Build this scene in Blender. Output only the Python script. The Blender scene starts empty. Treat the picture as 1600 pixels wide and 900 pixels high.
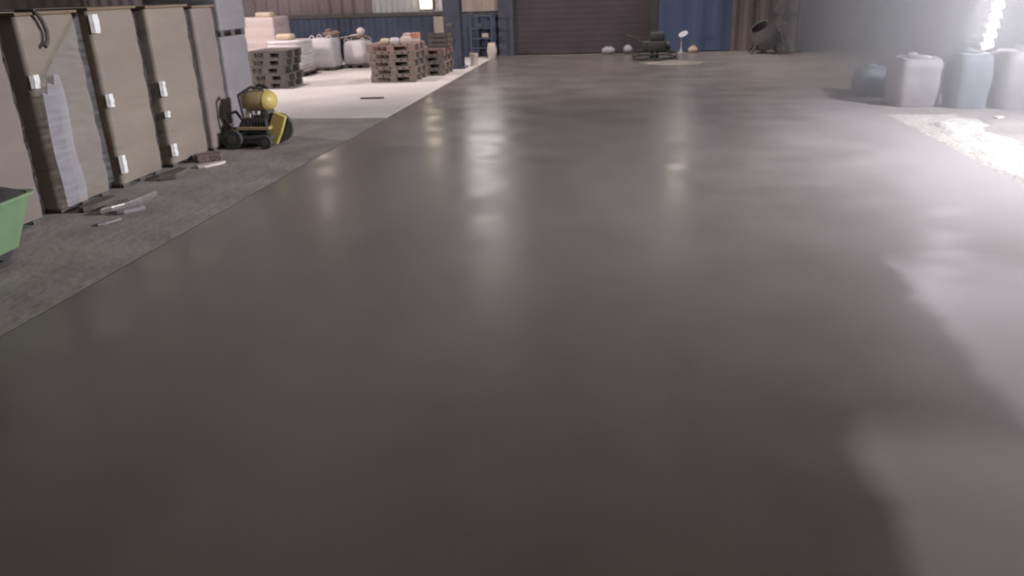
import bpy, bmesh, math, random
from mathutils import Vector, Matrix, noise

random.seed(7)
S = bpy.context.scene
COL = S.collection
R = math.radians

# ------------------------------------------------------------------ materials
def lin(c):
    return tuple(((v/255)/12.92 if v/255 <= .04045 else ((v/255+.055)/1.055)**2.4) for v in c) + (1.0,)

def mat(name, rgb, rough=.7, metal=0., var=.12, scale=6., bump=.15, bscale=40., stretch=(1, 1, 1), spec=.5):
    """procedural material: colour varied by noise, fine bump"""
    m = bpy.data.materials.new(name); m.use_nodes = True
    nt = m.node_tree; b = nt.nodes['Principled BSDF']
    tc = nt.nodes.new('ShaderNodeTexCoord'); mp = nt.nodes.new('ShaderNodeMapping')
    mp.inputs['Scale'].default_value = stretch
    nt.links.new(tc.outputs['Object'], mp.inputs['Vector'])
    n = nt.nodes.new('ShaderNodeTexNoise'); n.inputs['Scale'].default_value = scale; n.inputs['Detail'].default_value = 5
    nt.links.new(mp.outputs['Vector'], n.inputs['Vector'])
    cr = nt.nodes.new('ShaderNodeValToRGB')
    c = lin(rgb)
    cr.color_ramp.elements[0].position = .3; cr.color_ramp.elements[1].position = .7
    cr.color_ramp.elements[0].color = tuple(v*(1-var) for v in c[:3]) + (1,)
    cr.color_ramp.elements[1].color = tuple(min(1, v*(1+var)) for v in c[:3]) + (1,)
    nt.links.new(n.outputs['Fac'], cr.inputs['Fac'])
    nt.links.new(cr.outputs['Color'], b.inputs['Base Color'])
    b.inputs['Roughness'].default_value = rough
    b.inputs['Metallic'].default_value = metal
    b.inputs['Specular IOR Level'].default_value = spec
    if bump:
        n2 = nt.nodes.new('ShaderNodeTexNoise'); n2.inputs['Scale'].default_value = bscale
        nt.links.new(mp.outputs['Vector'], n2.inputs['Vector'])
        bp = nt.nodes.new('ShaderNodeBump'); bp.inputs['Strength'].default_value = bump; bp.inputs['Distance'].default_value = .02
        nt.links.new(n2.outputs['Fac'], bp.inputs['Height'])
        nt.links.new(bp.outputs['Normal'], b.inputs['Normal'])
    return m

def emis(name, rgb, strength):
    m = bpy.data.materials.new(name); m.use_nodes = True
    nt = m.node_tree; nt.nodes.clear()
    o = nt.nodes.new('ShaderNodeOutputMaterial'); e = nt.nodes.new('ShaderNodeEmission')
    e.inputs['Color'].default_value = lin(rgb); e.inputs['Strength'].default_value = strength
    nt.links.new(e.outputs[0], o.inputs['Surface'])
    return m

def film_mat(lo=.03, hi=.2):
    m = bpy.data.materials.new('stretch_film'); m.use_nodes = True
    nt = m.node_tree; b = nt.nodes['Principled BSDF']; o = nt.nodes['Material Output']
    b.inputs['Base Color'].default_value = lin((176, 174, 182)); b.inputs['Roughness'].default_value = .22
    t = nt.nodes.new('ShaderNodeBsdfTransparent'); mx = nt.nodes.new('ShaderNodeMixShader')
    tc = nt.nodes.new('ShaderNodeTexCoord'); mp = nt.nodes.new('ShaderNodeMapping'); mp.inputs['Scale'].default_value = (2, 2, 14)
    n = nt.nodes.new('ShaderNodeTexNoise'); n.inputs['Scale'].default_value = 2.2; n.inputs['Detail'].default_value = 6
    nt.links.new(tc.outputs['Object'], mp.inputs['Vector']); nt.links.new(mp.outputs['Vector'], n.inputs['Vector'])
    cr = nt.nodes.new('ShaderNodeValToRGB')
    cr.color_ramp.elements[0].position = .35; cr.color_ramp.elements[0].color = (lo, lo, lo, 1)
    cr.color_ramp.elements[1].position = .75; cr.color_ramp.elements[1].color = (hi, hi, hi, 1)
    nt.links.new(n.outputs['Fac'], cr.inputs['Fac'])
    nt.links.new(cr.outputs['Color'], mx.inputs['Fac'])
    nt.links.new(t.outputs[0], mx.inputs[1]); nt.links.new(b.outputs[0], mx.inputs[2])
    bp = nt.nodes.new('ShaderNodeBump'); bp.inputs['Strength'].default_value = .5; bp.inputs['Distance'].default_value = .02
    nt.links.new(n.outputs['Fac'], bp.inputs['Height']); nt.links.new(bp.outputs['Normal'], b.inputs['Normal'])
    nt.links.new(mx.outputs[0], o.inputs['Surface'])
    return m

def slab_mat():
    """freshly trowelled concrete: damp, long trowel passes along the hall, a drier skin on the right-hand pass"""
    m = bpy.data.materials.new('trowelled_concrete'); m.use_nodes = True
    nt = m.node_tree; b = nt.nodes['Principled BSDF']; L = nt.links.new
    def N(t, **k):
        n = nt.nodes.new(t)
        for a, v in k.items():
            if a in n.inputs: n.inputs[a].default_value = v
            else: setattr(n, a, v)
        return n
    tc = N('ShaderNodeTexCoord')
    mp = N('ShaderNodeMapping'); mp.inputs['Scale'].default_value = (1.0, .38, 1)
    L(tc.outputs['Object'], mp.inputs['Vector'])
    big = N('ShaderNodeTexNoise', Scale=.75, Detail=5, Roughness=.55); L(mp.outputs[0], big.inputs['Vector'])
    fine = N('ShaderNodeTexNoise', Scale=70, Detail=3); L(tc.outputs['Object'], fine.inputs['Vector'])
    mp2 = N('ShaderNodeMapping'); mp2.inputs['Scale'].default_value = (.8, 1.0, 1); L(tc.outputs['Object'], mp2.inputs['Vector'])
    mid = N('ShaderNodeTexNoise', Scale=1.7, Detail=2.5, Roughness=.5); L(mp2.outputs[0], mid.inputs['Vector'])
    ramp = N('ShaderNodeValToRGB')
    e = ramp.color_ramp.elements
    e[0].position = .22; e[0].color = lin((103, 97, 95))
    e[1].position = .78; e[1].color = lin((130, 124, 122))
    L(big.outputs['Fac'], ramp.inputs['Fac'])
    # fine grain
    gr = N('ShaderNodeMix', data_type='RGBA', blend_type='MULTIPLY'); gr.inputs[0].default_value = 1
    fr = N('ShaderNodeMapRange'); fr.inputs[1].default_value = .3; fr.inputs[2].default_value = .7; fr.inputs[3].default_value = .95; fr.inputs[4].default_value = 1.05
    L(fine.outputs['Fac'], fr.inputs[0])
    L(ramp.outputs[0], gr.inputs[6]); L(fr.outputs[0], gr.inputs[7])
    # drier, paler skin where the last pass on the right has set (ragged edge of its own)
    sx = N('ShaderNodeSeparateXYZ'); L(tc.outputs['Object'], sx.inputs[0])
    def mth(op, a, bb=None):
        n = N('ShaderNodeMath', operation=op)
        for i, v in enumerate((a, bb)):
            if v is None: continue
            if isinstance(v, (int, float)): n.inputs[i].default_value = v
            else: L(v, n.inputs[i])
        return n.outputs[0]
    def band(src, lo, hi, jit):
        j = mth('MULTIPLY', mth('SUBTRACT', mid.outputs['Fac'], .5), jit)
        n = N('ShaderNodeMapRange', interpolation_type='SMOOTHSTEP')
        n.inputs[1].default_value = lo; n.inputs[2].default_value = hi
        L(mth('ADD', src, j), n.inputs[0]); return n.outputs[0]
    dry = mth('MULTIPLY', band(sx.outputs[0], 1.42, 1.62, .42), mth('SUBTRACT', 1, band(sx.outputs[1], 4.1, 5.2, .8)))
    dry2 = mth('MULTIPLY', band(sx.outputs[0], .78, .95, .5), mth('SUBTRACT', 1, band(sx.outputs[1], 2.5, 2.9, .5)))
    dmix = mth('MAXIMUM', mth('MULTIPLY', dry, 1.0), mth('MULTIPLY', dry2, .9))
    right_light = mth('MULTIPLY', band(sx.outputs[0], .2, 3.2, .8), .42)  # paler towards the right: flood brightness put into the base colour
    pale = N('ShaderNodeMix', data_type='RGBA'); L(mth('MAXIMUM', dmix, right_light), pale.inputs[0]); L(gr.outputs[2], pale.inputs[6]); pale.inputs[7].default_value = lin((180, 176, 179))
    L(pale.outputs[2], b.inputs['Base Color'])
    rr = N('ShaderNodeMapRange'); rr.interpolation_type = 'SMOOTHERSTEP'; rr.inputs[1].default_value = .2; rr.inputs[2].default_value = .8; rr.inputs[3].default_value = .20; rr.inputs[4].default_value = .36
    L(mid.outputs['Fac'], rr.inputs[0])
    # dust settled along the right-hand edge takes the gloss off
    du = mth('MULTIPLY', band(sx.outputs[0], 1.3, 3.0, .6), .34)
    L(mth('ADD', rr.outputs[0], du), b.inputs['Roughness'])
    b.inputs['Specular IOR Level'].default_value = .42
    bp2 = N('ShaderNodeBump', Strength=.0, Distance=.004); L(fine.outputs['Fac'], bp2.inputs['Height'])
    L(bp2.outputs[0], b.inputs['Normal'])
    return m

M = {}
def setup_mats():
    M['slab'] = slab_mat()
    M['rough_floor'] = mat('rough_dusty_floor', (142, 136, 133), .85, var=.22, scale=2.2, bump=.5, bscale=12)
    M['pale_floor'] = mat('pale_old_concrete', (206, 200, 198), .7, var=.08, scale=1.5, bump=.2, bscale=14)
    M['wall'] = mat('mauve_sheet', (148, 135, 138), .7, var=.14, scale=1.2, bump=.1)
    M['leftwall'] = mat('brown_sheet', (92, 82, 78), .75, var=.3, scale=1.5, stretch=(1, 2, .2))
    M['ceiling'] = mat('roof_sheet', (110, 108, 110), .7)
    M['blue'] = mat('blue_paint', (80, 90, 114), .6, var=.2, scale=1.5, bump=.08)
    M['bluedoor'] = mat('blue_sheet', (82, 98, 130), .6, var=.08, scale=1.2, bump=.05)
    M['white_sheet'] = mat('white_sheet', (206, 206, 210), .55, var=.05)
    M['tan_sheet'] = mat('tan_sheet', (190, 176, 164), .6, var=.12, scale=2, stretch=(3, 1, .4))
    M['dark_door'] = mat('dark_shutter', (80, 72, 80), .7, var=.1, scale=1.5)
    M['brown_wall'] = mat('brown_panel', (128, 117, 116), .7, var=.12, scale=2)
    M['grey_wall'] = mat('grey_panel', (172, 170, 178), .7, var=.06, scale=2)
    M['curtain'] = mat('blue_grey_curtain', (120, 132, 144), .6, var=.08, scale=1.5)
    M['pink_wall'] = mat('pale_pink_panel', (190, 182, 186), .7, var=.05)
    M['girt'] = mat('girt_steel', (98, 94, 96), .6, .3)
    M['column'] = mat('column_blue_grey', (84, 88, 102), .55, var=.14, scale=4)
    M['greycolumn'] = mat('column_grey', (84, 90, 98), .6, var=.08, scale=3)
    M['tan_load'] = mat('tan_carton', (145, 131, 117), .75, var=.1, scale=1.6, bump=.12, bscale=9, stretch=(1, 1, 2.5))
    M['mauve_load'] = mat('mauve_tan_carton', (140, 125, 118), .75, var=.08, scale=1.6, bump=.12, bscale=9, stretch=(1, 1, 2.5))
    M['grey_load'] = mat('grey_white_carton', (142, 136, 139), .6, var=.1, scale=2, bump=.12, bscale=9, stretch=(1, 1, 3))
    M['pink_load'] = mat('pinkish_load', (205, 188, 184), .6, var=.06, scale=2)
    M['film'] = film_mat()
    M['milky_film'] = film_mat(.10, .32)
    M['milky_film2'] = film_mat(.5, .8)
    M['strip'] = mat('white_glint', (240, 238, 238), .25, var=.03)  # stands for bright glints on the stretch film
    M['white_wrap'] = mat('white_wrapped_sacks', (214, 208, 210), .3, var=.08, scale=3, bump=.3, bscale=6, stretch=(1, 1, 5))
    M['white_bag'] = mat('woven_white_bag', (196, 190, 194), .65, var=.08, scale=3, bump=.3, bscale=7)
    M['bluish_bag'] = mat('woven_blue_grey_bag', (112, 118, 128), .65, var=.06, scale=3, bump=.3, bscale=7)
    M['wood'] = mat('old_pallet_wood', (124, 112, 104), .85, var=.3, scale=5, stretch=(1, 1, 3))
    M['red_wood'] = mat('reddish_pallet_wood', (146, 122, 114), .85, var=.25, scale=5)
    M['dark_wood'] = mat('dark_pallet_wood', (96, 88, 84), .85, var=.25, scale=5)
    M['card'] = mat('brown_cardboard', (128, 110, 90), .8, var=.15)
    M['black'] = mat('black_plastic', (62, 61, 62), .5, var=.1)
    M['dgrey'] = mat('dark_grey_steel', (84, 83, 84), .55, .1, var=.15)
    M['yellow'] = mat('yellow_paint', (194, 177, 104), .45, var=.08, bump=.03)
    M['yellow_tan'] = mat('dusty_yellow', (176, 155, 118), .6, var=.12, bump=.05)
    M['steel'] = mat('worn_steel', (150, 146, 144), .4, .6, var=.15)
    M['green'] = mat('green_paint', (128, 156, 120), .5, var=.1, scale=8, bump=.06)
    M['mortar'] = mat('dark_mortar', (60, 58, 55), .9, var=.3, scale=9, bump=.8, bscale=16)
    M['rubber'] = mat('tyre_rubber', (66, 66, 66), .8)
    M['pale'] = mat('pale_plaster', (206, 196, 190), .7, var=.1)
    M['brown_sack'] = mat('brown_sack', (122, 104, 96), .85, var=.25, scale=6, bump=.5)
    M['terracotta'] = mat('terracotta', (188, 134, 112), .8, var=.12)
    M['tan_bundle'] = mat('tan_bundle', (196, 178, 156), .8, var=.1)
    M['dkgreen'] = mat('dark_green_grey', (72, 75, 75), .65, 0, var=.15)
    M['mixer'] = mat('mixer_dark', (102, 97, 101), .65, 0, var=.2, scale=5)
    M['sand'] = mat('pale_sand', (172, 168, 164), .9, var=.12, scale=6, bump=.8, bscale=18)
    M['lamp_white'] = emis('lamp_white', (255, 250, 246), 14)
    M['lamp_warm'] = emis('lamp_warm', (255, 236, 206), 6)
    M['win_bright'] = emis('lit_window', (250, 244, 244), 5.5); M['win_dim'] = emis('dim_lit_window', (250, 238, 230), 3.5); M['bulb'] = emis('bulb_glow', (255, 238, 214), 60)
    M['led'] = emis('led_panel', (255, 246, 255), 4)

# ------------------------------------------------------------------ mesh helpers
def box(bm, x0, x1, y0, y1, z0, z1, bev=0., mtx=None):
    r = bmesh.ops.create_cube(bm, size=1)
    vs = r['verts']
    for v in vs:
        v.co = Vector(((x0+x1)/2 + v.co.x*(x1-x0), (y0+y1)/2 + v.co.y*(y1-y0), (z0+z1)/2 + v.co.z*(z1-z0)))
    if mtx: bmesh.ops.transform(bm, matrix=mtx, verts=vs)
    if bev:
        es = {e for v in vs for e in v.link_edges}
        bmesh.ops.bevel(bm, geom=list(es), offset=bev, segments=2, affect='EDGES', profile=.6)
    return vs

def cyl(bm, a, b, r, r2=None, n=16):
    a = Vector(a); b = Vector(b); d = b - a
    q = Vector((0, 0, 1)).rotation_difference(d.normalized()).to_matrix().to_4x4()
    bmesh.ops.create_cone(bm, cap_ends=True, segments=n, radius1=r, radius2=r if r2 is None else r2, depth=d.length,
                          matrix=Matrix.Translation((a+b)/2) @ q)

def ball(bm, c, r, sub=2):
    if isinstance(r, (int, float)): r = (r, r, r)
    bmesh.ops.create_icosphere(bm, subdivisions=sub, radius=1, matrix=Matrix.Translation(c) @ Matrix.Diagonal((*r, 1)))

def tube(bm, pts, r, n=8):
    for a, b in zip(pts, pts[1:]): cyl(bm, a, b, r, n=n)
    for p in pts[1:-1]: ball(bm, p, r*1.02, 1)

def loft(bm, rings, cap=True, closed=True):
    vr = [[bm.verts.new(p) for p in ring] for ring in rings]
    n = len(vr[0])
    for a, b in zip(vr, vr[1:]):
        for i in range(n if closed else n-1):
            j = (i+1) % n
            bm.faces.new((a[i], a[j], b[j], b[i]))
    if cap:
        bm.faces.new(list(reversed(vr[0]))); bm.faces.new(vr[-1])

def rrect(x0, x1, y0, y1, rad, n=5):
    pts = []
    for cx, cy, a0 in ((x1-rad, y1-rad, 0), (x0+rad, y1-rad, 90), (x0+rad, y0+rad, 180), (x1-rad, y0+rad, 270)):
        for k in range(n+1):
            a = R(a0 + 90*k/n); pts.append((cx+rad*math.cos(a), cy+rad*math.sin(a)))
    return pts

def sides(pts, m=6):
    """insert points along the long sides so they can bulge"""
    out = []
    n = len(pts)
    for i in range(n):
        a = Vector(pts[i]); b = Vector(pts[(i+1) % n])
        out.append(tuple(a))
        if (b-a).length > .2:
            for k in range(1, m): out.append(tuple(a.lerp(b, k/m)))
    return out

def layered(bm, w, d, z0, z1, layers, pinch=.004, bulge=.005, rad=.035, jit=.004, seed=0, off=0.):
    """stack of layers centred on the origin: slight waist at each seam, sides bowed out"""
    base = sides(rrect(-w/2-off, w/2+off, -d/2-off, d/2+off, rad+off))
    rings = []
    h = (z1-z0)/layers
    prof = ((0, -1), (.08, -.25), (.3, .7), (.5, 1), (.7, .7), (.92, -.25))
    for L in range(layers):
        for t, k in prof:
            rings.append((z0+h*(L+t), k))
    rings.append((z1-.012, -.4)); rings.append((z1, -2.2))
    out = []
    for z, k in rings:
        ring = []
        for (x, y) in base:
            p = Vector((x, y, 0)); l = p.length or 1
            amt = (bulge if k > 0 else pinch)*k + jit*noise.noise(Vector((x*3+seed*7, y*3, z*3)))*1.5
            cx = (1 - (abs(x)/(w/2+off))**4)*(abs(y) > d/2-rad*.6); cy = (1 - (abs(y)/(d/2+off))**4)*(abs(x) > w/2-rad*.6)
            extra = .012*(cx+cy)*math.sin(math.pi*min(1, (z-z0)/(z1-z0)))
            q = p + p/l*(amt+extra)
            ring.append((q.x, q.y, z))
        out.append(ring)
    loft(bm, out)

def obj(name, bm, m, parent=None, loc=None, smooth=False, rotz=0):
    me = bpy.data.meshes.new(name)
    bmesh.ops.recalc_face_normals(bm, faces=bm.faces[:])
    bm.to_mesh(me); bm.free()
    if m: me.materials.append(M[m] if isinstance(m, str) else m)
    if smooth:
        for p in me.polygons: p.use_smooth = True
        me.set_sharp_from_angle(angle=R(40))
    o = bpy.data.objects.new(name, me); COL.objects.link(o)
    if loc: o.location = loc
    if rotz: o.rotation_euler.z = rotz
    if parent: o.parent = parent
    return o

def tag(o, label, cat, group=None):
    o['label'] = label; o['category'] = cat
    if group: o['group'] = group
    return o

def thing(name, label, cat, loc, rotz=0, group=None):
    o = bpy.data.objects.new(name, None); COL.objects.link(o)
    o.empty_display_size = .1
    o.location = loc; o.rotation_euler = (0, 0, rotz)
    return tag(o, label, cat, group)

def struct(name, bm, m, smooth=False):
    o = obj(name, bm, m, smooth=smooth); o['kind'] = 'structure'; return o

def dup(root, loc, label=None, rotz=None):
    r = root.copy(); COL.objects.link(r); r.location = loc
    if label: r['label'] = label
    if rotz is not None: r.rotation_euler = (0, 0, rotz)
    for ch in root.children:
        c = ch.copy(); COL.objects.link(c); c.parent = r
        for g in ch.children:
            d = g.copy(); COL.objects.link(d); d.parent = c
    return r

def B(): return bmesh.new()

# corrugated upright sheet facing -Y
def corr(bm, x0, x1, y, z0, z1, pitch=.22, depth=.03, thick=.02):
    n = max(2, int((x1-x0)/pitch*4))
    front = []
    for i in range(n+1):
        x = x0+(x1-x0)*i/n
        front.append((x, y + (depth if (i % 4) in (2, 3) else 0)))
    lo = [(x, yy, z0) for x, yy in front] + [(x, yy+thick, z0) for x, yy in reversed(front)]
    hi = [(x, yy, z1) for x, yy, _ in lo]
    loft(bm, [lo, hi])

# ------------------------------------------------------------------ the setting
FAR = 19.6
def build_setting():
    bm = B(); box(bm, -14, 13, -6, 20, -.3, 0); struct('floor', bm, 'rough_floor')
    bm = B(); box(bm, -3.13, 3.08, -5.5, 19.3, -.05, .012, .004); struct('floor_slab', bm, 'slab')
    bm = B(); box(bm, -13.9, -3.17, 10.22, 19.55, -.05, .008); struct('floor_pale', bm, 'pale_floor')
    bm = B(); box(bm, -14, 13, -6, 20, 7.2, 7.3); struct('ceiling', bm, 'ceiling')
    bm = B(); box(bm, 12.8, 13, -6, 20, 0, 7.2); struct('wall_right', bm, 'wall')
    bm = B(); box(bm, -14, 13, -6.2, -6, 0, 7.2); struct('wall_back', bm, 'wall')
    bm = B(); corr(bm, -6, 20, 0, 0, 7.2, .5, .06)
    bmesh.ops.transform(bm, matrix=Matrix.Translation((-13.8, 0, 0)) @ Matrix.Rotation(R(90), 4, 'Z'), verts=bm.verts)
    struct('wall_left', bm, 'leftwall')
    bm = B(); corr(bm, -14, 13, FAR+.12, 0, 7.2, .3, .04); struct('wall_far', bm, 'wall')
    # cladding fixed on the far wall
    bm = B(); corr(bm, -13.5, -2.74, FAR, 0, .97, .3, .03); struct('wall_far_lower_blue', bm, 'blue')
    bm = B(); box(bm, -13.5, -4.3, FAR-.05, FAR+.1, .97, 1.06, .008); struct('trim_1', bm, 'girt')
    bm = B(); corr(bm, -6.17, -4.40, FAR+.02, 1.06, 6.6, .14, .03); struct('wall_far_white_sheet', bm, 'white_sheet')
    bm = B(); corr(bm, -4.38, -2.74, FAR+.02, 1.03, 6.6, .2, .03); struct('wall_far_tan_sheet', bm, 'tan_sheet')
    bm = B(); box(bm, -3.08, -2.72, FAR-.1, FAR+.1, 0, 4.4, .01); struct('trim_2', bm, 'column')
    # big dark shutter
    d = B()
    for k in range(34):
        z = .02+k*.13; box(d, -2.72, .50, FAR+.0, FAR+.05, z, z+.128, .005)
    dd = struct('door_1', d, 'dark_door')
    bm = B(); box(bm, .48, .66, FAR-.06, FAR+.1, 0, 4.4, .01); struct('trim_3', bm, 'dkgreen')
    # blue sliding sheet
    d = B(); corr(d, .66, 2.33, FAR-.02, .02, 4.2, .42, .018); struct('door_2', d, 'bluedoor')
    bm = B(); corr(bm, 2.33, 3.78, FAR, 0, 4.4, .36, .03); struct('wall_far_brown_sheet', bm, 'brown_wall')
    bm = B(); corr(bm, 4.40, 5.25, FAR, 0, 4.4, .3, .03); struct('wall_far_grey_sheet', bm, 'grey_wall')
    bm = B(); corr(bm, 5.25, 6.5, FAR, 0, 4.4, .5, .05); struct('wall_far_curtain', bm, 'curtain')
    bm = B(); corr(bm, 6.5, 12.7, FAR, 0, 4.4, .6, .03); struct('wall_far_pale_sheet', bm, 'pink_wall')
    bm = B(); box(bm, 3.2, 5.4, FAR-.06, FAR, .76, .83, .008); struct('trim_4', bm, 'girt')

# ------------------------------------------------------------------ pallets and loads
def pallet_mesh(w, d, h, seed=0):
    bm = B(); rnd = random.Random(seed)
    t = h*.16
    for i in range(3):                                   # skids / blocks
        y = -d/2+.045 + (d-.09)*i/2
        box(bm, -w/2, w/2, y-.045, y+.045, 0, t)
        for j in range(3):
            x = -w/2+.06+(w-.12)*j/2
            box(bm, x-.06, x+.06, y-.045, y+.045, t, h-2*t)
        box(bm, -w/2, w/2, y-.045, y+.045, h-2*t, h-t)
    n = 7
    for i in range(n):                                   # deck boards
        x = -w/2+.05+(w-.1)*i/(n-1)
        box(bm, x-.045, x+.045, -d/2, d/2+rnd.uniform(-.01, .01), h-t, h)
    return bm

def load(name, label, x0, x1, y0, y1, z, h, layers, m, cat='pallet load', group=None, sheet=True, film=True, ph=.09, seed=0, pm='dark_wood', strap=False, film_z=None):
    w, d = x1-x0, y1-y0
    t = thing(name, label, cat, ((x0+x1)/2, (y0+y1)/2, z), 0, group)
    obj('pallet', pallet_mesh(w-.09, d-.09, ph, seed), pm, t)
    bm = B(); layered(bm, w-.05, d-.05, ph*.45, h, layers, seed=seed); obj('cartons', bm, m, t, smooth=True)
    if film:
        bm = B(); z0, z1 = film_z or (ph*.3, h-.02)
        layered(bm, w-.05, d-.05, z0, z1, max(2, layers+2), pinch=.004, bulge=.006, seed=seed+3, off=.016, jit=.006)
        caps = [f for f in bm.faces if len(f.verts) > 4]
        bmesh.ops.delete(bm, geom=caps, context='FACES')
        f = obj('stretch_film', bm, 'film', t, smooth=True); f['label'] = 'clear shiny stretch film'
    if sheet:
        bm = B(); box(bm, -w/2+.005, w/2-.005, -d/2+.005, d/2-.005, h, h+.022, .004); s = obj('top_sheet', bm, 'card', t); s['label'] = 'brown cardboard top sheet'
    return t

def build_loads():
    X0, X1 = -5.35, -4.43
    g = 'wrapped loads in the row on the left'
    def strips(t, y0, y1, spots):
        """crumpled white plastic on the load's near vertical edge: (z0, z1, width)"""
        for z0, z1, wd in spots:
            bm = B(); n = 7; xs = (X1-X0)/2-.01; yy = -(y1-y0)/2+.03; rings = []
            for k in range(n):
                z = z0+(z1-z0)*k/(n-1); q = .008*noise.noise(Vector((z*30, y0, 0))); ww = wd*(.75+.5*abs(noise.noise(Vector((z*20, 5, y0)))))
                rings.append([(xs+.028+q, yy-.01, z), (xs+.03+q, yy+ww, z), (xs+.004, yy+ww, z), (xs+.0, yy-.025, z)])
            loft(bm, rings); o = obj('glint_strip', bm, 'strip', t); o['label'] = 'white strip modelling a film glint on the edge'
    load('wrapped_pallet_load', 'mauve-tan wrapped pallet load at left frame edge, behind the green wheelbarrow', X0, X1, 4.52, 5.36, 0, 1.50, 5, 'mauve_load', group=g, seed=1)
    t = load('wrapped_pallet_load', 'tan wrapped pallet load with dark strap hanging near its top, second from left edge', X0, X1, 5.50, 6.21, 0, 1.50, 5, 'tan_load', group=g, seed=2)
    strips(t, 5.50, 6.21, [(.98, 1.08, .05)])
    # loose dark strap hanging over the top edge
    bm = B(); xs = (X1-X0)/2+.01
    pts = [(xs-.15, -.16, 1.53), (xs, -.15, 1.53), (xs+.012, -.11, 1.46), (xs+.012, -.085, 1.38), (xs+.014, -.10, 1.31), (xs+.02, -.15, 1.27)]
    for a, b in zip(pts, pts[1:]):
        cyl(bm, a, b, .016, n=8)
    s = obj('strap', bm, 'dark_wood', t); s['label'] = 'loose dark strap hanging down'
    # bunched second wrap of film over the lower left half: diagonal upper hem
    bm = B(); n = 14; rows = []
    for i in range(n+1):
        y = -.325 + .63*i/n
        zt = .98 + .52*(i/n)
        rows.append((y, zt))
    ring0 = []; ring1 = []
    K = 10; grid = []
    for y, zt in rows:
        col = []
        for k in range(K+1):
            z = .12 + (zt-.12)*k/K
            col.append(bm.verts.new((xs+.022+.008*noise.noise(Vector((y*6, z*2, 2))), y, z)))
        grid.append(col)
    for a, b in zip(grid, grid[1:]):
        for k in range(K): bm.faces.new((a[k], b[k], b[k+1], a[k+1]))
    bm2 = B(); grid = []
    for i in range(9):
        y = -.335 + .24*i/8; zt = .95+.16*i/8 - .03*(i % 3); col = []
        for k in range(K+1): z = .06 + (zt-.06)*k/K; col.append(bm2.verts.new((xs+.036+.014*noise.noise(Vector((y*16, z*2.5, 7))), y+.015*math.sin(z*9), z)))
        grid.append(col)
    for a, b in zip(grid, grid[1:]):
        for k in range(K): bm2.faces.new((a[k], b[k], b[k+1], a[k+1]))
    f = obj('loose_film', bm2, 'milky_film2', t, smooth=True); f['label'] = 'bunched bluish-white film hanging at the left edge'
    f = obj('film_flap', bm, 'milky_film', t, smooth=True); f['label'] = 'milky double wrap of film with diagonal top hem'
    t = load('wrapped_pallet_load', 'plain tan wrapped pallet load with modelled white glints on its edge, third from left edge', X0, X1, 6.34, 7.04, 0, 1.51, 5, 'tan_load', group=g, seed=3)
    strips(t, 6.34, 7.04, [(1.33, 1.48, .07), (.72, .83, .045), (.14, .30, .04)])
    t = load('wrapped_pallet_load', 'tan wrapped pallet load right of the widest dark gap, fourth from left edge', X0, X1, 7.18, 7.94, 0, 1.50, 5, 'tan_load', group=g, seed=4)
    strips(t, 7.18, 7.94, [(.70, .84, .035), (.50, .56, .03), (.12, .24, .04)])
    load('wrapped_pallet_load', 'narrow greyish-tan wrapped load beside the taller two-tier grey stack', X0, X1, 8.01, 8.50, 0, 1.48, 5, 'mauve_load', group=g, seed=5)
    load('wrapped_pallet_load', 'grey-white wrapped pallet load at row end, carrying another load on top', X0, X1, 8.53, 9.20, 0, 1.16, 4, 'grey_load', group=g, seed=5, sheet=False)
    load('wrapped_pallet_load', 'upper grey-white wrapped load stacked on the load at the row end', X0, X1+.01, 8.54, 9.23, 1.16, 1.1, 4, 'grey_load', group=g, seed=6, ph=.15)
    # loads further back on the pale floor
    t = load('wrapped_pallet_load', 'tall pinkish wrapped load behind the dark pallet stack', -8.6, -7.58, 17.0, 17.9, .008, 1.10, 5, 'pink_load', group='far wrapped loads', seed=8, sheet=False)
    bm = B(); layered(bm, .34, .26, 0, .10, 1, rad=.04); tag(obj('tan_bundle', bm, 'tan_bundle', loc=(-7.85, 17.2, 1.11), smooth=True), 'small tan bundle on top of the pinkish load', 'bundle')
    t = thing('wrapped_pallet_load', 'bright white shiny wrapped sack stack beside the dark pallets', 'pallet load', (-6.78, 15.85, .008), 0, 'far wrapped loads')
    obj('pallet', pallet_mesh(.72, .78, .07, 9), 'dark_wood', t)
    bm = B(); layered(bm, .68, .74, .07, .70, 9, pinch=.02, bulge=.016, rad=.09, jit=.012, seed=12); obj('white_sacks', bm, 'white_wrap', t, smooth=True)
    bm = B(); layered(bm, .68, .74, .05, .69, 6, pinch=.006, bulge=.008, rad=.09, off=.03, seed=4)
    bmesh.ops.delete(bm, geom=[f for f in bm.faces if len(f.verts) > 4], context='FACES'); obj('stretch_film', bm, 'film', t, smooth=True)
    bm = B(); layered(bm, .30, .22, 0, .11, 1, rad=.06, bulge=.02); tag(obj('tan_bundle', bm, 'tan_bundle', loc=(-6.82, 15.75, .715), smooth=True), 'small cream bundle on top of the shiny white sack stack', 'bundle')

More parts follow.
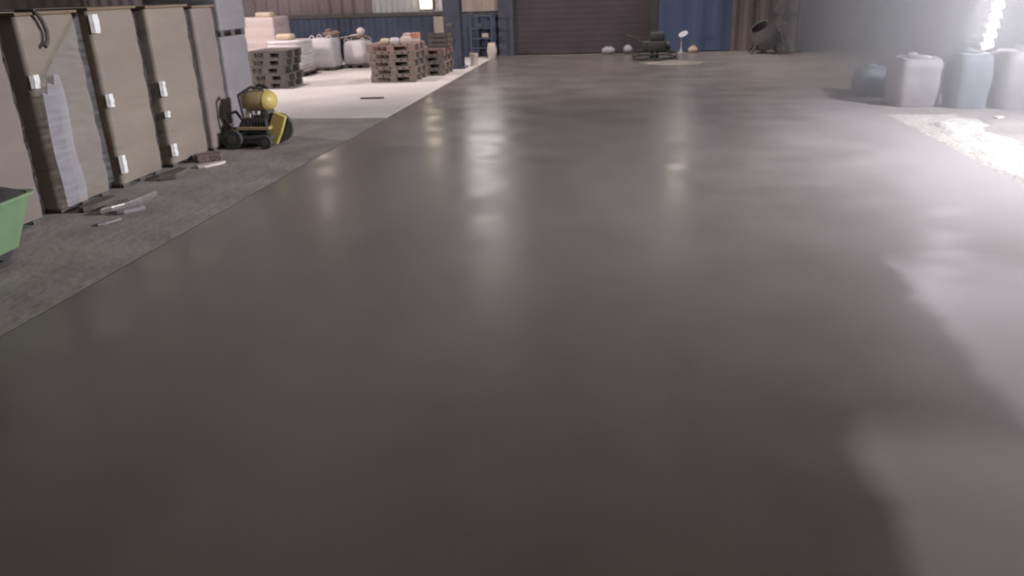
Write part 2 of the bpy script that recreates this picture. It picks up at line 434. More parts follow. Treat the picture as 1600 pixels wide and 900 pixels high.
def bulk_bag(name, label, x, y, z, w, d, h, m, pallet=.0, seed=0, rot=0, cat='bulk bag', group=None, loops=True):
    t = thing(name, label, cat, (x, y, z), rot, group)
    if pallet: obj('pallet', pallet_mesh(w*1.12, d*1.08, pallet, seed), 'dark_wood', t)
    bm = B()
    base = sides(rrect(-w/2, w/2, -d/2, d/2, .1), 5)
    rings = []
    for k in range(13):
        u = k/12; zz = pallet+.004 + (h-pallet)*u
        s = .93 + .13*math.sin(math.pi*(.12+.76*u)) - (.0 if u < .9 else (u-.9)*1.6)
        rings.append([(px*s + .02*noise.noise(Vector((px*4+seed, py*4, zz*4))), py*s + .02*noise.noise(Vector((px*4, py*4+seed, zz*4+5))),
                       zz+ (.03*noise.noise(Vector((px*3+seed, py*3, 1))) if 3 < k else 0)) for px, py in base])
    loft(bm, rings); obj('bag', bm, m, t, smooth=True)
    if not loops:
        bm = B(); ball(bm, (.02, 0, h), (w*.30, d*.30, .035)); ball(bm, (-.05, .04, h+.02), (.08, .07, .045)); obj('gathered_top', bm, m, t, smooth=True); return t
    for sx in (-1, 1):
        for sy in (-1, 1):
            bm = B(); cx, cy = sx*w*.36, sy*d*.36
            tube(bm, [(cx-.05, cy, h-.05), (cx-.045, cy, h+.03), (cx, cy+.01, h+.055), (cx+.045, cy, h+.03), (cx+.05, cy, h-.05)], .011, 6)
            obj('lifting_loop', bm, m, t)
    return t

def build_back_left():
    # stack of dark pallets in front of the pinkish load
    p = thing('wooden_pallet', 'lowest dark pallet in the stack beside the yellow machine', 'pallet', (-6.32, 13.95, .008), 0, 'dark pallets in a stack')
    obj('deck', pallet_mesh(.70, .74, .128, 20), 'dark_wood', p)
    names = ['second dark pallet from the floor in the stack beside white sacks', 'middle dark pallet of the stack beside white sacks',
             'fourth dark pallet from the floor in the stack beside white sacks', 'topmost dark pallet of the stack beside white sacks']
    for k, nm in enumerate(names):
        dup(p, (-6.32+(.03, -.02, .02, .045)[k], 13.95, .008+.129*(k+1)), nm)
    bulk_bag('bulk_bag', 'white bulk bag leaning beside the shiny white sack stack', -6.47, 16.95, .008, .52, .6, .66, 'white_bag', .06, 1, group='white bulk bags at the back')
    bulk_bag('bulk_bag', 'square white bulk bag on a dark pallet, under the thin pale stick', -5.88, 17.4, .008, .5, .62, .56, 'white_bag', .08, 2, group='white bulk bags at the back')
    bulk_bag('bulk_bag', 'greyish bulk bag half hidden by the brown pallet stack', -5.28, 17.9, .008, .5, .6, .5, 'bluish_bag', .08, 3, group='white bulk bags at the back')
    # things lying on the bags
    bm = B(); ball(bm, (0, 0, .035), (.17, .14, .06)); ball(bm, (.12, .05, .05), (.10, .09, .06)); ball(bm, (-.02, .02, .10), (.07, .07, .05))
    tag(obj('crumpled_sack', bm, 'brown_sack', loc=(-6.36, 17.0, .70), smooth=True), 'brown crumpled sack on the leaning white bulk bag', 'sack')
    bm = B(); ball(bm, (0, 0, .03), (.2, .16, .05)); ball(bm, (-.14, 0, .06), (.09, .1, .05))
    tag(obj('crumpled_sack', bm, 'brown_sack', loc=(-5.85, 17.5, .60), smooth=True), 'brown crumpled sack on the square white bag under the stick', 'sack')
    t = thing('mop', 'thin pale stick with round white head lying over the square bulk bag', 'mop', (-5.95, 17.25, .63))
    bm = B(); cyl(bm, (-.28, 0, 0), (.18, .03, .08), .012, n=8); obj('stick', bm, 'pale', t)
    bm = B(); ball(bm, (.20, .03, .14), (.095, .08, .075)); ball(bm, (.16, .05, .11), (.05, .05, .05)); obj('mop_head', bm, 'pale', t, smooth=True)
    # brown pallet stacks
    p = thing('wooden_pallet', 'bottom pallet of the front brown pallet stack', 'pallet', (-4.22, 14.68, .008), 0, 'brown pallets in the front stack')
    obj('deck', pallet_mesh(.84, .82, .132, 31), 'wood', p)
    for k, nm in enumerate(['second pallet from the floor in the front brown stack', 'middle pallet of the front brown stack',
                            'second pallet from the top of the front brown stack']):
        dup(p, (-4.22+(.02, -.015, .01)[k], 14.68, .008+.133*(k+1)), nm)
    q = thing('wooden_pallet', 'reddish topmost pallet of the front brown stack, under pale blocks', 'pallet', (-4.24, 14.68, .008+.133*4), 0, 'brown pallets in the front stack')
    obj('deck', pallet_mesh(.88, .82, .135, 33), 'red_wood', q)
    p2 = thing('wooden_pallet', 'bottom pallet of the rear brown stack beside the steel column', 'pallet', (-3.86, 15.66, .008), 0, 'brown pallets in the rear stack')
    obj('deck', pallet_mesh(.74, .76, .125, 35), 'wood', p2)
    for k, nm in enumerate(['second pallet from the floor in the rear brown stack', 'third pallet from the floor in the rear brown stack']):
        dup(p2, (-3.86+(.02, -.02)[k], 15.66, .008+.126*(k+1)), nm)
    q = thing('wooden_pallet', 'reddish top pallet of the rear brown stack beside the column', 'pallet', (-3.86, 15.66, .008+.126*3), 0, 'brown pallets in the rear stack')
    obj('deck', pallet_mesh(.76, .76, .125, 36), 'red_wood', q)
    t = thing('crate', 'dark brown slatted crate on the rear brown pallet stack', 'crate', (-3.64, 15.62, .513))
    bm = B()
    for k in range(3): box(bm, -.2, .2, -.2, -.185, .02+k*.085, .085+k*.085, .004); box(bm, -.2, .2, .185, .2, .02+k*.085, .085+k*.085, .004); box(bm, .185, .2, -.2, .2, .02+k*.085, .085+k*.085, .004); box(bm, -.2, -.185, -.2, .2, .02+k*.085, .085+k*.085, .004)
    obj('slats', bm, 'dark_wood', t)
    bm = B(); box(bm, -.185, .185, -.185, .185, 0, .02)
    for sx in (-1, 1):
        for sy in (-1, 1): box(bm, sx*.17-.015, sx*.17+.015, sy*.17-.015, sy*.17+.015, .02, .27)
    obj('corner_frame', bm, 'dark_wood', t)
    zt = .008+.133*4+.136
    for k, (x, y, w, h, lab) in enumerate([(-4.36, 14.42, .12, .09, 'small pinkish block, leftmost of those on the front brown pallet stack'),
                                           (-4.18, 14.42, .13, .10, 'whitest small block in the middle of the front brown pallet stack'),
                                           (-3.97, 14.42, .15, .12, 'larger pale lump right of the whitest block on the front pallet stack')]):
        bm = B(); layered(bm, w, .14, 0, h, 1, rad=.025, bulge=.012, seed=k)
        tag(obj('pale_block', bm, ('tan_bundle', 'white_wrap', 'pink_load')[k], loc=(x, y, zt), smooth=True), lab, 'block', 'blocks on the brown pallets')
    bm = B(); box(bm, -.14, .14, -.1, .1, 0, .15, .01); t = tag(obj('carton', bm, 'pink_load', loc=(-3.98, 14.86, zt)), 'pale pink carton with orange top corner on the front pallet stack', 'box')
    bm = B(); box(bm, .0, .143, -.103, .103, .06, .154, .006); o = obj('orange_flap', bm, 'terracotta', t); o['label'] = 'orange flap'
    # column and the things round it
    t = thing('steel_column', 'blue-grey steel column standing on the pale floor behind the pallets', 'column', (-3.57, 16.68, .008))
    bm = B(); box(bm, -.17, .17, -.17, -.15, 0, 7.1, .003); box(bm, -.17, .17, .15, .17, 0, 7.1, .003); box(bm, -.012, .012, -.15, .15, 0, 7.1); obj('shaft', bm, 'column', t)
    bm = B(); box(bm, -.22, .22, -.22, .22, 0, .02, .004)
    for sx in (-1, 1):
        for sy in (-1, 1): cyl(bm, (sx*.195, sy*.195, .02), (sx*.195, sy*.195, .045), .016, n=6)
    obj('base_plate', bm, 'column', t)
    for z in (.59, .87):
        bm = B(); box(bm, -.055, .055, -.2, -.17, z-.035, z+.03, .006); obj('junction_box', bm, 'steel', t, loc=(-.04, 0, 0))
    t = thing('white_board', 'narrow white board leaning on the blue wall beside the column', 'board', (-4.52, 19.5, .008))
    bm = B(); box(bm, -.13, .13, -.02, .02, .0, .94, .006); obj('board', bm, 'tan_sheet', t)
    t = thing('bucket', 'white bucket at the column foot, beside the slab edge', 'bucket', (-3.27, 17.2, .008))
    bm = B(); cyl(bm, (0, 0, 0), (0, 0, .25), .075, .09, 20); obj('bucket_body', bm, 'pale', t, smooth=True)
    bm = B(); tube(bm, [(.092*math.cos(a), 0, .235+.06*math.sin(a)) for a in [math.pi*k/8 for k in range(9)]], .005, 6); obj('bucket_handle', bm, 'steel', t)
    t = thing('cement_sack', 'pale upright sack left of the column, behind the rear pallets', 'sack', (-3.92, 17.3, .008))
    bm = B(); layered(bm, .2, .18, 0, .48, 1, rad=.06, bulge=.02); obj('sack_body', bm, 'white_bag', t, smooth=True)
    bm = B(); box(bm, -.1, .1, -.012, .012, .475, .50, .004); obj('sewn_top', bm, 'white_bag', t)
    t = thing('cement_sack', 'pale upright sack at the wall corner near the dark shutter', 'sack', (-3.16, 18.9, .008))
    bm = B(); layered(bm, .17, .16, 0, .33, 1, rad=.06, bulge=.02); obj('sack_body', bm, 'pale', t, smooth=True)
    bm = B(); box(bm, -.085, .085, -.012, .012, .325, .35, .004); obj('sewn_top', bm, 'pale', t)
    # blue shelf rack by the far wall
    t = thing('shelf_rack', 'blue metal shelf rack against the far wall beside the dark shutter', 'shelf', (-3.44, 19.3, .008))
    for sx in (-1, 1):
        for sy in (-1, 1):
            bm = B(); box(bm, sx*.25-.02, sx*.25+.02, sy*.14-.02, sy*.14+.02, 0, 1.0, .003); obj('post', bm, 'blue', t)
    for z in (.2, .42, .65, .92):
        bm = B(); box(bm, -.25, .25, -.15, .15, z, z+.025, .004); obj('shelf', bm, 'column', t)
    bm = B(); box(bm, -.075, .075, -.06, .06, 0, .1, .012); tag(obj('carton', bm, 'tan_sheet', loc=(-3.36, 19.25, .453)), 'small pale carton on the blue shelf rack', 'box')
    bm = B(); box(bm, -.08, .08, -.06, .06, 0, .09, .012); tag(obj('carton', bm, 'column', loc=(-3.5, 19.25, .686)), 'blue-grey carton on the blue shelf rack', 'box')
    # warm wall lamp on white sheets
    t = thing('wall_lamp', 'glowing warm wall lamp on the white corrugated sheet', 'lamp', (-4.82, 19.58, 1.1))
    bm = B(); box(bm, -.17, .17, -.02, .03, 0, .7, .01); obj('lamp_back', bm, 'steel', t)
    bm = B(); box(bm, -.14, .14, -.08, -.02, .03, .67, .02); obj('diffuser', bm, 'lamp_warm', t)

# ------------------------------------------------------------------ left foreground
def build_machine():
    t = thing('construction_machine', 'small yellow and black construction machine beside the two-tier grey stack', 'machine', (-4.02, 8.35, 0))
    # dark steel deck with an engine
    bm = B(); box(bm, -.28, .17, -.17, .17, .10, .145, .012); box(bm, -.24, .10, -.15, .15, .05, .10, .01); obj('frame', bm, 'dgrey', t)
    bm = B(); box(bm, -.22, .16, -.185, -.165, .205, .24, .006); box(bm, -.22, .16, .165, .185, .205, .24, .006); box(bm, .14, .16, -.18, .18, .205, .24, .006)
    box(bm, -.22, -.20, -.18, .18, .205, .24, .006)
    o = obj('yellow_rail', bm, 'yellow_tan', t); o['label'] = 'yellow rail round the deck'
    bm = B(); box(bm, -.16, .12, -.14, .14, .145, .33, .03)
    for k in range(6): box(bm, -.05+k*.03, -.035+k*.03, -.155, .155, .18, .30, .003)
    cyl(bm, (-.12, -.16, .24), (-.12, .16, .24), .07, n=18); obj('engine', bm, 'black', t, smooth=True)
    bm = B(); cyl(bm, (.13, -.02, .30), (.20, -.02, .34), .045, n=14); box(bm, .04, .14, -.10, .08, .30, .40, .02); obj('air_filter', bm, 'dgrey', t, smooth=True)
    # big dusty-yellow tank on top, nearest end brighter
    bm = B(); rings = []
    for k in range(15):
        u = -1+2*k/14; s = (1-abs(u)**3.2)**.5 if abs(u) < 1 else .02
        rings.append([(u*.20-.005+.015*math.sin(3*a), .15*s*math.cos(a), .50+.115*s*math.sin(a)) for a in [2*math.pi*j/20 for j in range(20)]])
    loft(bm, rings); o = obj('tank', bm, 'yellow_tan', t, smooth=True); o['label'] = 'dusty yellow rounded tank'
    bm = B(); rings = []
    for k in range(9):
        u = .52+.48*k/8; s = (1-abs(u)**3.2)**.5 if u < 1 else .02
        rings.append([(u*.212-.005, .158*s*math.cos(a), .50+.123*s*math.sin(a)) for a in [2*math.pi*j/20 for j in range(20)]])
    loft(bm, rings); o = obj('tank_cap', bm, 'yellow', t, smooth=True); o['label'] = 'bright yellow tank end'
    for q in (-1, 1):
        bm = B(); tube(bm, [(-.12, q*.16, .33), (-.14, q*.17, .58), (-.02, q*.1, .655), (.10, q*.05, .625)], .016); obj('carry_bar', bm, 'black', t)
    bm = B(); box(bm, -.13, -.07, -.10, -.04, .32, .40, .01); cyl(bm, (-.1, -.07, .3), (-.1, -.07, .44), .028, n=12); obj('tank_neck', bm, 'pale', t)
    # slanted yellow guard on the right
    bm = B()
    pts = [(-.065, .17), (.065, .17), (.072, -.02), (.06, -.15), (-.055, -.17), (-.075, 0)]
    mt = Matrix.Translation((.19, -.06, .20)) @ Matrix.Rotation(R(24), 4, 'Y')
    loft(bm, [[mt @ Vector((x, -.035, z)) for x, z in pts], [mt @ Vector((x*1.02, -.028, z*1.02)) for x, z in pts], [mt @ Vector((x*1.02, .028, z*1.02)) for x, z in pts], [mt @ Vector((x, .035, z)) for x, z in pts]])
    obj('guard', bm, 'yellow', t)
    bm = B(); cyl(bm, (.19, 0, .20), (.19, .05, .20), .16, n=28); obj('disc', bm, 'dgrey', t)
    for x, y, r in ((-.27, -.2, .11), (-.27, .2, .11), (.1, -.19, .075), (.1, .2, .075)):
        bm = B(); cyl(bm, (x, y-.03, r), (x, y+.03, r), r, n=22); w = obj('wheel', bm, 'rubber', t, smooth=True)
        bm = B(); cyl(bm, (x, y-.034, r), (x, y+.034, r), r*.45, n=14); obj('hub', bm, 'dgrey', w)
    bm = B(); tube(bm, [(-.22, -.14, .14), (-.34, -.15, .33), (-.36, -.15, .36)], .016); tube(bm, [(-.22, .14, .14), (-.34, .15, .33), (-.36, .15, .36)], .016); tube(bm, [(-.36, -.15, .36), (-.36, .15, .36)], .016)
    obj('handle', bm, 'dgrey', t)

def build_wheelbarrow():
    # tray axis runs along Y, its front pointing away
    t = thing('wheelbarrow', 'green wheelbarrow filled with dark mortar at left frame edge', 'wheelbarrow', (-4.06, 4.12, 0))
    z0, z1 = .12, .45
    bot = rrect(-.2, .2, -.42, .26, .06); top = rrect(-.27, .27, -.5, .42, .09)
    def lerp(a, b, u): return [(x0+(x1-x0)*u, y0+(y1-y0)*u, z0+(z1-z0)*u+.0) for (x0, y0), (x1, y1) in zip(a, b)]
    bm = B(); out = [lerp(bot, top, u) for u in (0, .33, .66, 1)]
    rim = [(x*1.05, y*1.04, z1) for x, y in top]; rim2 = [(x*1.05, y*1.04, z1-.015) for x, y in top]
    inn = [[(x*.97, y*.97, z+.012) for x, y, z in lerp(bot, top, u)] for u in (.96, .5, .02)]
    loft(bm, [rim2, rim] + inn, cap=False)
    loft(bm, out, cap=False); bm.faces.new([bm.verts.new(p) for p in out[0]]); bm.faces.new([bm.verts.new(p) for p in inn[2]])
    obj('tray', bm, 'green', t, smooth=True)
    bm = B(); n = 22
    rings = []
    for k, (s, zz) in enumerate([(.955, .44), (.78, .485), (.5, .52), (.25, .54), (.06, .545)]):
        rings.append([(x*s, y*s, zz+.035*noise.noise(Vector((x*s*5, y*s*5, k*.4)))) for x, y in sides(top, 5)])
    loft(bm, rings); 
    ball(bm, (.0, .24, .52), (.11, .10, .085))
    o = obj('mortar', bm, 'mortar', t, smooth=True); o['label'] = 'dark mortar heaped in the tray'
    for sx in (-1, 1):
        bm = B(); tube(bm, [(sx*.26, -.95, .43), (sx*.25, -.55, .40), (sx*.17, -.40, .105), (sx*.10, .10, .105), (sx*.06, .30, .105)], .017); obj('frame_tube', bm, 'dgrey', t)
        bm = B(); tube(bm, [(sx*.17, -.30, .105), (sx*.22, -.22, .012), (sx*.20, -.04, .012), (sx*.12, .02, .105)], .014); obj('leg', bm, 'dgrey', t)
    bm = B(); cyl(bm, (-.03, .30, .10), (.03, .30, .10), .1, n=28); w = obj('wheel', bm, 'rubber', t, smooth=True)
    bm = B(); cyl(bm, (-.05, .30, .10), (.05, .30, .10), .04, n=18); obj('hub', bm, 'dgrey', w)
    t.rotation_euler.z = R(4)

def build_debris():
    def slab_piece(name, label, loc, sx, sy, sz, rot, m, cat, tilt=0):
        bm = B(); n = 9; rnd = random.Random(hash(label) % 999 if False else len(label)*7)
        pts = []
        for k in range(n):
            a = 2*math.pi*k/n; q = 1+.18*rnd.uniform(-1, 1)
            c, s = math.cos(a), math.sin(a); m_ = max(abs(c), abs(s))
            pts.append((c/m_*sx*q, s/m_*sy*q))
        loft(bm, [[(x*.96, y*.96, 0) for x, y in pts], [(x, y, sz*.3) for x, y in pts], [(x, y, sz*.8) for x, y in pts], [(x*.95, y*.95, sz) for x, y in pts]])
        o = obj(name, bm, m, loc=loc); o.rotation_euler = (tilt, 0, rot); return tag(o, label, cat)
    slab_piece('board_scrap', 'long pale broken board on the floor before the tan loads', (-4.04, 5.84, .002), .30, .06, .05, R(84), 'steel', 'scrap')
    slab_piece('board_scrap', 'short pale board scrap lying beside the long broken board', (-3.92, 5.60, .002), .12, .05, .03, R(55), 'grey_load', 'scrap')
    slab_piece('board_scrap', 'small flat grey scrap nearest the green wheelbarrow', (-3.90, 5.30, .002), .10, .03, .015, R(70), 'grey_load', 'scrap')
    slab_piece('cardboard_scrap', 'crumpled brown cardboard at the foot of the narrow tan load', (-4.28, 7.55, .002), .13, .09, .07, R(20), 'brown_sack', 'scrap')
    slab_piece('cardboard_scrap', 'pale torn cardboard lying before the narrow tan load', (-4.12, 7.30, .002), .16, .05, .025, R(60), 'pale', 'scrap')
    slab_piece('cardboard_scrap', 'dark torn cardboard at the foot of the third tan load', (-4.24, 6.85, .002), .18, .07, .05, R(88), 'dark_wood', 'scrap')
    slab_piece('cardboard_scrap', 'dark crumpled cardboard at the foot of the second tan load', (-4.30, 5.75, .002), .22, .06, .045, R(86), 'dark_wood', 'scrap')
    slab_piece('wood_chip', 'thin dark offcut lying on the pale floor in front of pallets', (-3.95, 12.1, .010), .17, .035, .02, R(5), 'dark_wood', 'scrap')

# ------------------------------------------------------------------ far centre and right
def build_far():
    # walk-behind power trowel
    t = thing('power_trowel', 'dark power trowel standing on the slab before the shutter and blue sheet', 'machine', (.55, 17.75, .012))
    bm = B(); 
    for z in (.05, .15):
        pts = [(.46*math.cos(2*math.pi*k/28), .46*math.sin(2*math.pi*k/28), z) for k in range(29)]; tube(bm, pts, .014, 6)
    for k in range(8):
        a = 2*math.pi*k/8; cyl(bm, (.46*math.cos(a), .46*math.sin(a), .05), (.46*math.cos(a), .46*math.sin(a), .15), .01, n=6)
        if k % 2 == 0: cyl(bm, (.1*math.cos(a), .1*math.sin(a), .18), (.46*math.cos(a), .46*math.sin(a), .15), .014, n=6)
    obj('guard_ring', bm, 'dkgreen', t)
    for k in range(4):
        bm = B(); box(bm, .1, .42, -.07, .07, .006, .018, .003); o = obj('blade', bm, 'dgrey', t); o.rotation_euler.z = R(90*k+20)
    bm = B(); cyl(bm, (0, 0, .01), (0, 0, .2), .10, .08, 18); obj('gearbox', bm, 'dkgreen', t, smooth=True)
    bm = B(); box(bm, -.26, .22, -.2, .2, .17, .38, .04); box(bm, -.10, .20, -.15, .13, .38, .56, .05); cyl(bm, (.22, 0, .28), (.32, 0, .28), .09, n=16); obj('engine', bm, 'dkgreen', t, smooth=True)
    bm = B(); tube(bm, [(-.2, -.04, .3), (-.42, -.06, .46), (-.56, -.06, .50)], .018); tube(bm, [(-.56, -.24, .50), (-.56, .12, .50)], .014); obj('handle', bm, 'dgrey', t)
    bm = B(); ring = lambda s_, z: [(.95+s_*(.62+.5*noise.noise(Vector((math.cos(a)*2, math.sin(a)*2, 0))))*math.cos(a), 16.95+s_*.5*math.sin(a), z) for a in [2*math.pi*k/30 for k in range(30)]]
    loft(bm, [ring(1, .0125), ring(.8, .02), ring(.4, .026), ring(.05, .028)])
    o = tag(obj('sand', bm, 'rough_floor', smooth=True), 'pale patch of spilled sand on the slab in front of the power trowel', 'sand'); o['kind'] = 'stuff'
    # pale sacks along the shutter
    for x, h, w, lab in ((-.47, .16, .26, 'grey low sack at the foot of the dark shutter, left of its neighbour'), (-.02, .19, .16, 'small grey sack at the shutter foot, nearest the power trowel')):
        s = thing('small_sack', lab, 'sack', (x, 19.35, 0))
        bm = B(); layered(bm, w, .2, 0, h, 1, rad=.07, bulge=.02, pinch=.03); obj('sack_body', bm, 'grey_wall', s, smooth=True)
        bm = B(); box(bm, -w*.3, w*.3, -.01, .01, h-.01, h+.025, .004); obj('sack_neck', bm, 'grey_wall', s)
    # small white plate on thin post before the blue sheet, glow added
    t = thing('white_plate', 'small white plate with added glow on a thin stand before the blue sheet', 'lamp', (1.2, 19.25, 0))
    bm = B(); cyl(bm, (0, 0, .02), (0, 0, .40), .018, n=8); obj('stand', bm, 'grey_wall', t)
    bm = B(); cyl(bm, (0, 0, 0), (0, 0, .025), .11, n=18); cyl(bm, (0, 0, .025), (0, 0, .12), .05, .02, 12); obj('foot', bm, 'grey_wall', t)
    bm = B(); mt = Matrix.Translation((.03, -.02, .43)) @ Matrix.Rotation(R(-22), 4, 'Y'); bmesh.ops.create_icosphere(bm, subdivisions=2, radius=1, matrix=mt @ Matrix.Diagonal((.115, .08, .06, 1))); obj('glowing_head', bm, emis('plate_glow', (255, 240, 250), .55), t, smooth=True)
    s = thing('small_sack', 'tan small sack on the floor beside the thin white plate stand', 'sack', (1.47, 19.28, 0))
    bm = B(); layered(bm, .17, .16, 0, .14, 1, rad=.06, bulge=.02, pinch=.03); obj('sack_body', bm, 'tan_bundle', s, smooth=True)
    bm = B(); box(bm, -.05, .05, -.01, .01, .13, .17, .004); obj('sack_neck', bm, 'tan_bundle', s)
    # grey column at the far wall
    t = thing('steel_column', 'broad grey column at the far wall beside the dark mixer', 'column', (4.09, 19.30, 0))
    bm = B(); box(bm, -.31, .31, -.2, .18, 0, 7.1, .02); obj('shaft', bm, 'greycolumn', t)
    bm = B(); box(bm, -.34, .34, -.23, .19, 0, .03, .006); obj('base_plate', bm, 'greycolumn', t)
    # concrete mixer
    t = thing('concrete_mixer', 'dark concrete mixer parked before the brown panel at far right', 'mixer', (3.02, 18.75, 0))
    bm = B(); axis = Vector((-.28, -.15, .42)).normalized(); q = Vector((0, 0, 1)).rotation_difference(axis).to_matrix().to_4x4()
    mt = Matrix.Translation((.02, 0, .24)) @ q
    rings = []
    for zz, rr in ((-.10, .12), (-.06, .24), (.06, .31), (.20, .31), (.28, .28), (.42, .20), (.44, .205), (.43, .185), (.30, .25), (.2, .28)):
        rings.append([mt @ Vector((rr*math.cos(2*math.pi*k/24), rr*math.sin(2*math.pi*k/24), zz)) for k in range(24)])
    loft(bm, rings); obj('drum', bm, 'mixer', t, smooth=True)
    bm = B(); tube(bm, [(-.34, -.25, .02), (-.2, -.2, .36), (.25, -.2, .5), (.38, -.22, .02)], .022); tube(bm, [(-.34, .25, .02), (-.2, .2, .36), (.25, .2, .5), (.38, .22, .02)], .022); tube(bm, [(.38, -.22, .05), (.38, .22, .05)], .02); tube(bm, [(-.34, -.25, .03), (-.34, .25, .03)], .02); obj('frame', bm, 'mixer', t)
    bm = B(); box(bm, .16, .40, -.17, .17, .28, .66, .03); obj('motor_housing', bm, 'mixer', t)
    bm = B(); tube(bm, [(.25, -.08, .62), (.23, -.08, .93)], .03); pts = [(.22+.095*math.cos(2*math.pi*k/18), -.1, .93+.095*math.sin(2*math.pi*k/18)) for k in range(19)]; tube(bm, pts, .022, 6); cyl(bm, (.22, -.12, .93), (.22, -.08, .93), .088, n=18); obj('hand_wheel', bm, 'mixer', t)
    for y in (-.27, .27):
        bm = B(); cyl(bm, (.3, y-.035, .13), (.3, y+.035, .13), .13, n=20); w = obj('wheel', bm, 'rubber', t, smooth=True)
        bm = B(); cyl(bm, (.3, y-.04, .13), (.3, y+.04, .13), .05, n=12); obj('hub', bm, 'mixer', w)

def build_right():
    bulk_bag('bulk_bag', 'pale grey bulk bag on dusty ground beyond the slab, left of the bluish bag', 3.63, 11.0, 0, .52, .6, .58, 'grey_load', 0, 11, group='hazy bulk bags on the right', loops=False)
    bulk_bag('bulk_bag', 'bluish-grey bulk bag standing between two paler bags in haze', 4.18, 10.75, 0, .40, .5, .64, 'bluish_bag', 0, 12, group='hazy bulk bags on the right', loops=False)
    bulk_bag('bulk_bag', 'pale lilac bulk bag at right frame edge, beside the bluish bag', 4.78, 10.7, 0, .64, .6, .66, 'grey_load', 0, 13, group='hazy bulk bags on the right', loops=False)
    bulk_bag('bulk_bag', 'low mauve bulk bag set back behind the pale grey bag', 3.42, 11.9, 0, .5, .5, .36, 'bluish_bag', 0, 14, group='hazy bulk bags on the right', loops=False)
    # stacked LED work-light mast
    t = thing('light_tower', 'tall glaring LED light mast behind the hazy bags at right edge', 'lamp', (4.86, 11.95, 0))
    bm = B(); cyl(bm, (.06, .05, .02), (.06, .05, 2.4), .022, n=12); obj('mast', bm, 'dgrey', t)
    for k in range(3):
        a = R(120*k+30); bm = B(); tube(bm, [(.06, .05, .35), (.06+.3*math.cos(a), .05+.3*math.sin(a), .015)], .013); obj('leg', bm, 'dgrey', t)
    for k in range(9):
        z = .64+k*.125; bm = B(); mt = Matrix.Translation((-.03+.012*k, -.02, z)) @ Matrix.Rotation(R(-20), 4, 'Y')
        box(bm, -.085, .06, -.03, .02, -.05, .05, .012, mt); h = obj('glowing_head', bm, 'led', t)
        bm = B(); box(bm, -.09, .065, .022, .045, -.055, .055, .006, mt); obj('housing', bm, 'dgrey', h)
    # pale sand spilled along the slab edge
    bm = B(); nx, ny = 16, 90; g = []
    for j in range(ny+1):
        row = []
        y = 4.6 + 5.5*j/ny
        for i in range(nx+1):
            u = i/nx; x = 3.09 + u*(.75+.3*noise.noise(Vector((y*1.3, 3, 0)))+.12*noise.noise(Vector((y*5, 8, 0))))
            e = math.sin(math.pi*u)**.7*min(1, j/8, (ny-j)/14)
            z = .001 + e*(.03+.05*max(0, noise.noise(Vector((x*4, y*2.2, 0))))+.02*noise.noise(Vector((x*13, y*9, 4))))
            row.append(bm.verts.new((x, y, z)))
        g.append(row)
    for a, b in zip(g, g[1:]):
        for i in range(nx): bm.faces.new((a[i], a[i+1], b[i+1], b[i]))
    o = tag(obj('sand', bm, 'sand', smooth=True), 'bright pale sand spilled along the right edge of the slab', 'sand'); o['kind'] = 'stuff'
    bm = B(); box(bm, -.05, .05, -.012, .012, 0, .02, .004, Matrix.Rotation(R(25), 4, 'Z')); box(bm, -.05, .05, .02, .044, 0, .02, .004, Matrix.Rotation(R(25), 4, 'Z')); box(bm, -.012, .012, -.02, .05, 0, .008)
    tag(obj('tie_clip', bm, 'pale', loc=(4.22, 9.77, 0)), 'tiny bright white clip on the ground before the pale lilac bag', 'scrap')

def haze():
    m = bpy.data.materials.new('dust_haze'); m.use_nodes = True
    nt = m.node_tree; nt.nodes.clear(); L = nt.links.new
    o = nt.nodes.new('ShaderNodeOutputMaterial'); v = nt.nodes.new('ShaderNodeVolumePrincipled')
    v.inputs['Color'].default_value = (.93, .93, .97, 1); v.inputs['Anisotropy'].default_value = .1
    tc = nt.nodes.new('ShaderNodeTexCoord'); gr = nt.nodes.new('ShaderNodeTexGradient'); gr.gradient_type = 'SPHERICAL'
    L(tc.outputs['Object'], gr.inputs['Vector'])
    mr = nt.nodes.new('ShaderNodeMapRange'); mr.inputs[1].default_value = 0; mr.inputs[2].default_value = .55; mr.inputs[3].default_value = 0; mr.inputs[4].default_value = HAZE
    L(gr.outputs['Fac'], mr.inputs[0]); L(mr.outputs[0], v.inputs['Density'])
    L(v.outputs[0], o.inputs['Volume'])
    bm = B(); bmesh.ops.create_icosphere(bm, subdivisions=3, radius=1)
    ob = obj('dust_haze', bm, m, loc=(5.6, 10.8, 1.2)); ob.scale = (4.0, 6.5, 3.4)
    ob['kind'] = 'stuff'; tag(ob, 'pale dusty haze hanging over the ground at right', 'haze')
    bm2 = None

# ------------------------------------------------------------------ lamps
def area(name, loc, size, power, rgb, target=None, sy=None):
    l = bpy.data.lights.new(name, 'AREA'); l.energy = power; l.color = lin(rgb)[:3]
    if sy: l.shape = 'RECTANGLE'; l.size = size; l.size_y = sy
    else: l.shape = 'DISK'; l.size = size
    o = bpy.data.objects.new(name, l); COL.objects.link(o); o.location = loc
    d = Vector(target or (loc[0], loc[1], 0)) - Vector(loc)
    o.rotation_euler = d.to_track_quat('-Z', 'Y').to_euler(); return o

def spot(name, loc, cone, power, rgb):
    l = bpy.data.lights.new(name, 'SPOT'); l.energy = power; l.color = lin(rgb)[:3]; l.spot_size = R(cone); l.spot_blend = .7; l.shadow_soft_size = .2
    o = bpy.data.objects.new(name, l); COL.objects.link(o); o.location = loc; return o

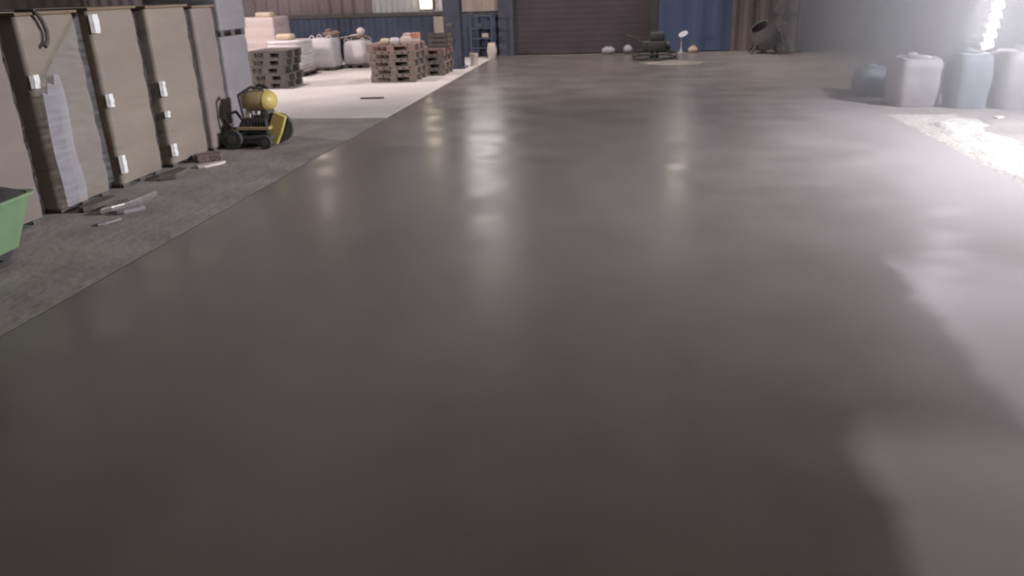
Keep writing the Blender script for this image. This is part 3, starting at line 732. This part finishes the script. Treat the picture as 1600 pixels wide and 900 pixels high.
def build_lights():
    # lit windows high in the far wall, left of the shutter
    for k, (z0, z1) in enumerate(((2.15, 3.35), (4.05, 4.85))):
        bm = B(); x0, x1 = -4.34, -2.84
        for q in (x0, x1-.05): box(bm, q, q+.05, FAR-.07, FAR, z0, z1, .006)
        for q in (z0, z1-.05): box(bm, x0, x1, FAR-.07, FAR, q, q+.05, .006)
        for j in (1, 2): box(bm, x0+(x1-x0)*j/3-.015, x0+(x1-x0)*j/3+.015, FAR-.06, FAR, z0, z1, .004)
        f = struct('window_%d' % (k+1), bm, 'girt')
        bm = B(); box(bm, x0+.04, x1-.04, FAR-.03, FAR-.015, z0+.04, z1-.04); g = obj('lit_pane', bm, ('win_bright', 'win_dim')[k], f)
    for x, z, lab in ((1.22, 2.72, 'small warm bulb lamp on the far wall above the shutter edge'), (-7.75, 2.8, 'small warm bulb lamp on the far wall at left')):
        t = thing('wall_lamp', lab, 'lamp', (x, 19.5, z))
        bm = B(); cyl(bm, (0, .1, .12), (0, -.2, .12), .02, n=8); cyl(bm, (0, -.2, .14), (0, -.2, .0), .05, .12, 14); obj('bracket', bm, 'girt', t)
        bm = B(); ball(bm, (0, -.2, -.03), .09); obj('bulb', bm, 'bulb', t, smooth=True)
    # bay lamp over the pale floor on the left
    area('bay_light', (-10.5, 11.8, 3.1), .8, 330, (255, 240, 236), target=(-5.5, 14, 0))
    spot('bay_fill', (-7.2, 14.6, 6.9), 74, 1350, (255, 242, 238))  # added fill from above the bay, no known lamp behind it
    spot('far_fill', (-.6, 16.4, 6.9), 90, 1700, (255, 240, 232))  # added fill washing the far slab, coned so no reflection shows
    # tripod flood lamp standing just right of the picture, aimed over the slab edge
    f = spot('flood_light', (7.0, 7.4, 3.7), 99, 6900, (250, 250, 255))
    f.data.spot_blend = 1; f.data.shadow_soft_size = .3; f.rotation_euler = (Vector((1.7, 8.5, 0))-f.location).to_track_quat('-Z', 'Y').to_euler()
    area('led_light', (4.7, 11.85, 1.2), .3, 25, (255, 246, 255), target=(4.2, 6.0, .6), sy=1.0)
    # added dim fill over the near end, no lamp hangs there
    area('near_fill', (1.4, 4.0, 7.0), 2.5, 125, (255, 240, 232))
    w = bpy.data.worlds.new('World'); S.world = w; w.use_nodes = True
    w.node_tree.nodes['Background'].inputs[0].default_value = (.02, .021, .025, 1)

def build_camera():
    p, t, a = R(21.059), R(8.642), R(1.922)
    fw = Vector((-math.sin(t)*math.cos(p), math.cos(t)*math.cos(p), -math.sin(p)))
    r = Vector((math.cos(t), math.sin(t), 0)); u = r.cross(fw)
    r2 = r*math.cos(a) - u*math.sin(a); u2 = u*math.cos(a) + r*math.sin(a)
    c = bpy.data.cameras.new('camera'); o = bpy.data.objects.new('camera', c); COL.objects.link(o)
    c.sensor_width = 36; c.lens = 36*1230/1600; c.clip_end = 100; c.clip_start = .05
    c.dof.use_dof = True; c.dof.focus_distance = 3.0; c.dof.aperture_fstop = 3.8
    m = Matrix((r2, u2, -fw)).transposed().to_4x4(); m.translation = (0, 0, 1.6)
    o.matrix_world = m; S.camera = o

HAZE = .2
setup_mats(); build_setting(); build_loads(); build_back_left(); build_machine(); build_wheelbarrow(); build_debris()
build_far(); build_right(); build_lights(); haze(); build_camera()
S.view_settings.view_transform = 'Standard'; S.view_settings.look = 'None'; S.view_settings.gamma = 1
S.view_settings.use_curve_mapping = False; S.view_settings.exposure = 0.0
S.cycles.denoising_input_passes = 'RGB'; S.cycles.sample_clamp_indirect = 3
